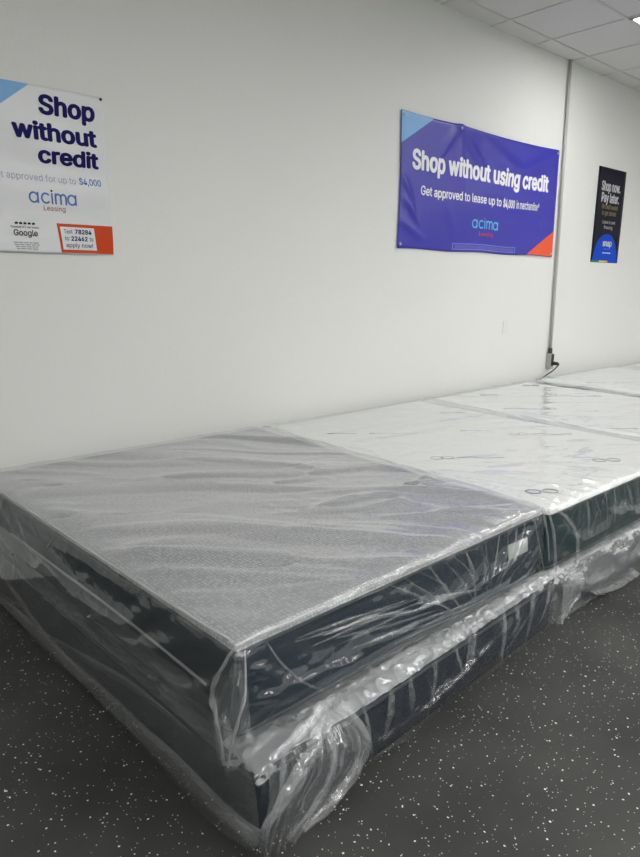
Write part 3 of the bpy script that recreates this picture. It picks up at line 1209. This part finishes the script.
wB = wrap_obj(drape(LmB, 0, hB + .004, .016, .018, 34, (1.035, 1.03, 1.12), -.3, 7.7, bend=.008,
               colliders=[(shift(q_, mtB.location), a_, b_, r_) for q_, a_, b_, r_ in SIDES]),
         [M_FILM, M_FILM_TOP_B, M_FILM], m_pick(hB), mattress_disp(hB, .006, 8.3, -38, -.8, .004), mtB, LmB)
wrap_obj(drape(LbB, 0.002, H_BOX, .018, .018, 34, (1.06, 1.04, 1.25), -.3, 2.2, bend=.008), [M_FILM_MILKY, M_FILM_CRUSH, M_FILM_MILKY], b_pick, box_disp(6.1, 1.3), bxB, LbB, .06)

# seams, folds and gathers of the bags, and pale strips painting the edge highlight
LEFT, FRONT = (-1, .05, .1), (.02, -1, .25)
pleat('edge_highlight', [(.746, -.30, .552), (.767, -.8, .553), (.795, -1.4, .553), (.818, -1.85, .553), (.836, -2.07, .552)], .010, (-.6, 0, .8), wA, mtA, M_SEAM_HIGHLIGHT, .35, 21)  # highlight along the left top edge, put in as a milky strip
pleat('edge_highlight', [(.86, -2.098, .552), (1.05, -2.094, .553), (1.3, -2.088, .554)], (.010, .008, .004), (0, -.6, .8), wA, mtA, M_SEAM_HIGHLIGHT, .35, 22)  # same painted highlight, along the front top edge
for pts, sd in (([(.757, -.62, .50), (.752, -.66, .44), (.757, -.70, .40)], 31), ([(.763, -.75, .39), (.752, -.70, .34), (.758, -.66, .29)], 32), ([(.768, -.85, .385), (.757, -.80, .33), (.762, -.78, .29)], 33),
                ([(.775, -1.0, .545), (.768, -.95, .48), (.768, -.88, .43)], 34)):
    pleat('gather', pts, (.006, .012, .006), LEFT, wA, mtA, M_FILM_MILKY, .4, sd)
pleat('seam', [(.752, -.50, .383), (.773, -1.022, .390), (.790, -1.423, .396), (.803, -1.74, .393), (.813, -1.985, .386)], .012, LEFT, wA, mtA, M_SEAM_HIGHLIGHT, .35, 1)
loose_sheet('corner_fold', [[(.822, -1.995, .395), (.808, -2.02, .33), (.800, -2.035, .28), (.806, -2.05, .20)],
                            [(.830, -2.06, .46), (.802, -2.075, .37), (.790, -2.09, .30), (.800, -2.09, .195)],
                            [(.836, -2.107, .535), (.815, -2.125, .43), (.797, -2.13, .34), (.812, -2.115, .21)],
                            [(.852, -2.108, .53), (.850, -2.13, .42), (.853, -2.13, .33), (.875, -2.118, .255)]], wA, mtA, M_FILM_LOOSE, 40, 50, .03, 5, 2.2, 2.0, (-.7, -.7, 0))
for pts, w, sd in (([(.832, -2.095, .54), (.812, -2.05, .46), (.806, -2.02, .385), (.803, -2.04, .33), (.803, -2.075, .20)], (.006, .012, .016, .014, .01), 1),
                   ([(.846, -2.118, .54), (.832, -2.14, .45), (.812, -2.14, .38), (.802, -2.12, .30), (.806, -2.09, .20)], (.004, .007, .010, .009, .008), 2),
                   ([(.806, -2.07, .20), (.83, -2.12, .225), (.88, -2.13, .25), (.95, -2.125, .262)], (.012, .016, .012, .006), 4)):
    pleat('gather', pts, w, (-.7, -.7, .1), wA, mtA, M_EDGE, .5, sd, .9)
pleat('gather', [(.915, -2.118, .540), (.961, -2.12, .461), (1.04, -2.12, .366), (1.136, -2.115, .289)], (.004, .007, .007, .004), FRONT, wA, mtA, M_FILM_MILKY, .4, 5)
pleat('gather', [(1.12, -2.112, .475), (1.34, -2.106, .452), (1.52, -2.106, .408), (1.72, -2.10, .392), (1.92, -2.09, .352)], (.004, .02, .012, .022, .006), FRONT, wA, mtA, M_FILM_LOOSE, .35, 6)
for pts, w, sd in (([(2.365, -2.085, .56), (2.405, -2.095, .453), (2.430, -2.10, .347), (2.42, -2.11, .27)], (.012, .02, .016, .02), 7),
                   ([(2.33, -2.08, .56), (2.36, -2.095, .45), (2.385, -2.10, .33)], (.006, .014, .008), 8),
                   ([(2.27, -2.08, .55), (2.30, -2.09, .44), (2.345, -2.10, .31)], (.006, .010, .006), 9)):
    pleat('gather', pts, w, FRONT, wA, mtA, M_FILM_MILKY, .4, sd)
loose_sheet('hanging_fold', [[(2.40, -2.085, .552), (2.49, -2.095, .49), (2.565, -2.105, .41), (2.59, -2.11, .33), (2.56, -2.12, .262)],
                             [(2.43, -2.08, .55), (2.53, -2.09, .485), (2.60, -2.10, .41), (2.625, -2.105, .33), (2.60, -2.11, .256)]], wA, mtA, M_FILM_MILKY, 12, 40, .008, 2, 5, 3, (0, -1, .2))

rg = random.Random(11)
for k in range(13):                                    # creases fanning from the front edge to a pinch above the ledge
    xa = 1.42 + .068 * k + rg.uniform(-.02, .02)
    xb = 1.93 + (xa - 1.85) * .42 + rg.uniform(-.02, .02)
    ze = .545 - rg.uniform(0, .02)
    yb = lambda x: -2.09 + .0226 * (x - .838) - .012
    xm, zm = xa * .5 + xb * .5 + rg.uniform(-.02, .02), .43 + rg.uniform(-.02, .02)
    pleat('gather', [(xa, yb(xa), ze), (xm, yb(xm) - .012, zm), (xb, yb(xb) - .004, .31 + rg.uniform(-.02, .04))], (.004, rg.uniform(.008, .02), .004), FRONT, wA, mtA,
          M_FILM_LOOSE if k % 3 else M_FILM_MILKY, .4, 40 + k, .4)
for k in range(12):                                    # short gathers hanging from the crushed ledge
    xa = 1.24 + .10 * k + rg.uniform(-.05, .05)
    xb = xa + rg.uniform(-.09, .07)
    yb = lambda x: -2.195 + .0617 * (x - .815) - .018
    zb = rg.uniform(.02, .13)
    pleat('gather', [(xa, yb(xa) + .006, .243), (xa * .6 + xb * .4 + rg.uniform(-.01, .01), yb(xa) - .012, .17), (xb, yb(xb) - .008, zb)], (rg.uniform(.012, .03), rg.uniform(.012, .028), .004), FRONT, wBA, bxA,
          M_FILM_LOOSE if k % 4 else M_FILM_MILKY, .35, 70 + k, .5)

for k in range(9):                                     # level creases on the front near the corner
    x0_, z0_ = .98 + .06 * k + rg.uniform(-.05, .05), .50 - .024 * k + rg.uniform(-.012, .012)
    ln = rg.uniform(.35, .6)
    yb = lambda x: -2.09 + .0226 * (x - .838) - .014
    pleat('gather', [(x0_ + ln * t_, yb(x0_ + ln * t_), z0_ - .10 * ln * t_ + rg.uniform(-.008, .008)) for t_ in (0, .3, .65, 1)], (.003, rg.uniform(.007, .016), rg.uniform(.005, .012), .003), FRONT, wA, mtA, M_FILM_LOOSE, .4, 100 + k, .4)
for k in range(12):                                    # slanting creases on the front of the white mattress
    xa = 2.66 + .10 * k + rg.uniform(-.03, .03)
    xb = xa + rg.uniform(.03, .16)
    pleat('gather', [(xa, -2.092, .535), (xa * .6 + xb * .4, -2.102, .44), (xb, -2.096, rg.uniform(.29, .38))], (.004, rg.uniform(.010, .022), .004), FRONT, wA, mtB, M_FILM_LOOSE if k % 3 else M_FILM_MILKY, .4, 120 + k, .4).parent = wB

# the box-spring bag: slack end at the left, crushed ledge and the bunched near corner
loose_sheet('loose_end', [[(.736, -.15, .385), (.712, -.15, .2), (.716, -.15, .004)],
                          [(.763, -.90, .385), (.732, -.90, .18), (.739, -.90, .004)],
                          [(.787, -1.5, .385), (.757, -1.5, .16), (.768, -1.5, .004)],
                          [(.806, -1.98, .37), (.780, -2.02, .17), (.790, -2.02, .004)],
                          [(.828, -2.16, .262), (.805, -2.225, .15), (.820, -2.212, .004)]], wBA, bxA, M_FILM_LOOSE, 110, 50, .02, 3.2, 1.1, 5, LEFT, .0)
for pts, w, sd in (([(.712, -.331, .030), (.730, -.676, .045), (.742, -.963, .045), (.756, -1.261, .048), (.766, -1.487, .055), (.775, -1.683, .055), (.783, -1.866, .058), (.792, -2.055, .058), (.806, -2.187, .06), (.84, -2.222, .05)], (.04, .06, .055, .06, .07, .075, .08, .075, .06, .05), 1),
                   ([(.712, -.38, .195), (.725, -.658, .12), (.738, -.923, .07), (.755, -1.295, .06)], (.03, .045, .04, .02), 2),
                   ([(.738, -.933, .09), (.753, -1.276, .151), (.767, -1.577, .204), (.777, -1.784, .219), (.786, -1.938, .221)], (.01, .03, .03, .02, .01), 3),
                   ([(.714, -.30, .12), (.722, -.45, .07), (.728, -.692, .12)], (.01, .012, .008), 4)):
    pleat('fold', pts, w, LEFT, wBA, bxA, M_FILM_MILKY if sd == 1 else M_FILM_LOOSE, .18, sd)
loose_sheet('bunched_corner', [[(.845, -2.205, .262), (.838, -2.222, .17), (.812, -2.225, .10), (.808, -2.215, .03)],
                               [(.93, -2.19, .285), (.90, -2.232, .21), (.845, -2.235, .12), (.83, -2.228, .02)],
                               [(1.04, -2.15, .29), (1.00, -2.235, .22), (.93, -2.238, .12), (.87, -2.228, .01)],
                               [(1.14, -2.12, .275), (1.16, -2.218, .19), (1.09, -2.225, .08), (.95, -2.218, .006)]], wBA, bxA, M_FILM_LOOSE, 60, 60, .03, 6, 1.4, 9, (-.25, -1, .1), .008)
for pts, w, sd in (([(1.10, -2.15, .290), (1.0, -2.225, .262), (.915, -2.245, .211), (.85, -2.25, .16), (.81, -2.24, .11)], (.03, .05, .045, .035, .02), 11),
                   ([(1.13, -2.17, .285), (1.178, -2.225, .18), (1.14, -2.235, .10), (1.05, -2.235, .045), (.95, -2.228, .01)], (.025, .045, .035, .035, .02), 12),
                   ([(.85, -2.215, .275), (.955, -2.20, .285), (1.06, -2.17, .290), (1.14, -2.14, .28)], (.02, .04, .05, .03), 13),
                   ([(.90, -2.21, .270), (.868, -2.235, .17), (.825, -2.235, .09)], (.012, .02, .012), 14),
                   ([(1.06, -2.19, .27), (1.05, -2.24, .18), (.98, -2.245, .09), (.89, -2.235, .03)], (.014, .022, .02, .014), 15)):
    pleat('gather', pts, w, (-.2, -1, .3), wBA, bxA, M_FILM_MILKY, .35, sd, .5)
loose_sheet('ledge_gather', [[(1.0, -2.115, .268), (1.25, -2.112, .262), (1.62, -2.095, .260), (1.9, -2.085, .260), (2.2, -2.068, .260), (2.50, -2.05, .262)],
                             [(1.0, -2.16, .272), (1.25, -2.15, .266), (1.62, -2.13, .264), (1.9, -2.11, .264), (2.2, -2.09, .264), (2.50, -2.075, .264)],
                             [(1.0, -2.205, .258), (1.25, -2.195, .250), (1.62, -2.17, .248), (1.9, -2.15, .248), (2.2, -2.13, .248), (2.50, -2.11, .250)]], wBA, bxA, M_FILM_CRUSH, 20, 240, .011, 1.6, 40, 12, (0, -.4, 1), .005)
loose_sheet('hanging_fold', [[(2.47, -2.09, .262), (2.48, -2.125, .18), (2.47, -2.125, .08), (2.46, -2.12, .02)],
                             [(2.54, -2.085, .268), (2.55, -2.135, .18), (2.54, -2.13, .09), (2.49, -2.125, .03)],
                             [(2.62, -2.085, .262), (2.64, -2.125, .18), (2.62, -2.12, .10), (2.54, -2.118, .04)]], wBA, bxA, M_FILM_MILKY, 24, 30, .016, 3, 1.5, 15, (0, -1, .1))


def dup(root, loc, rot, label):
    r = root.copy()
    COL.objects.link(r)
    r.location = loc
    r.rotation_euler = (0, 0, rot)
    r['label'] = label
    for ch in list(root.children):
        k = ch.copy()
        COL.objects.link(k)
        k.parent = r
        for g_ in ch.children:
            d_ = g_.copy()
            COL.objects.link(d_)
            d_.parent = k
    return r


for xc, dz, lab_m, lab_b, rot in ((4.735, -.004, 'white topped plastic wrapped mattress in the middle of the row below the banner', 'box spring beneath the middle white mattress of the row', math.pi),
                                  (6.365, .010, 'white topped plastic wrapped mattress under the conduit, second from the far end', 'box spring beneath the white mattress under the conduit', 0),
                                  (7.92, -.002, 'white topped plastic wrapped mattress at the far right end of the row', 'box spring beneath the mattress at the far right end', math.pi)):
    dup(bxB, (xc + .01, bxB.location.y, 0), rot, lab_b)
    dup(mtB, (xc, mtB.location.y - (.02 if xc > 6 else 0), mtB.location.z + dz), rot, lab_m)
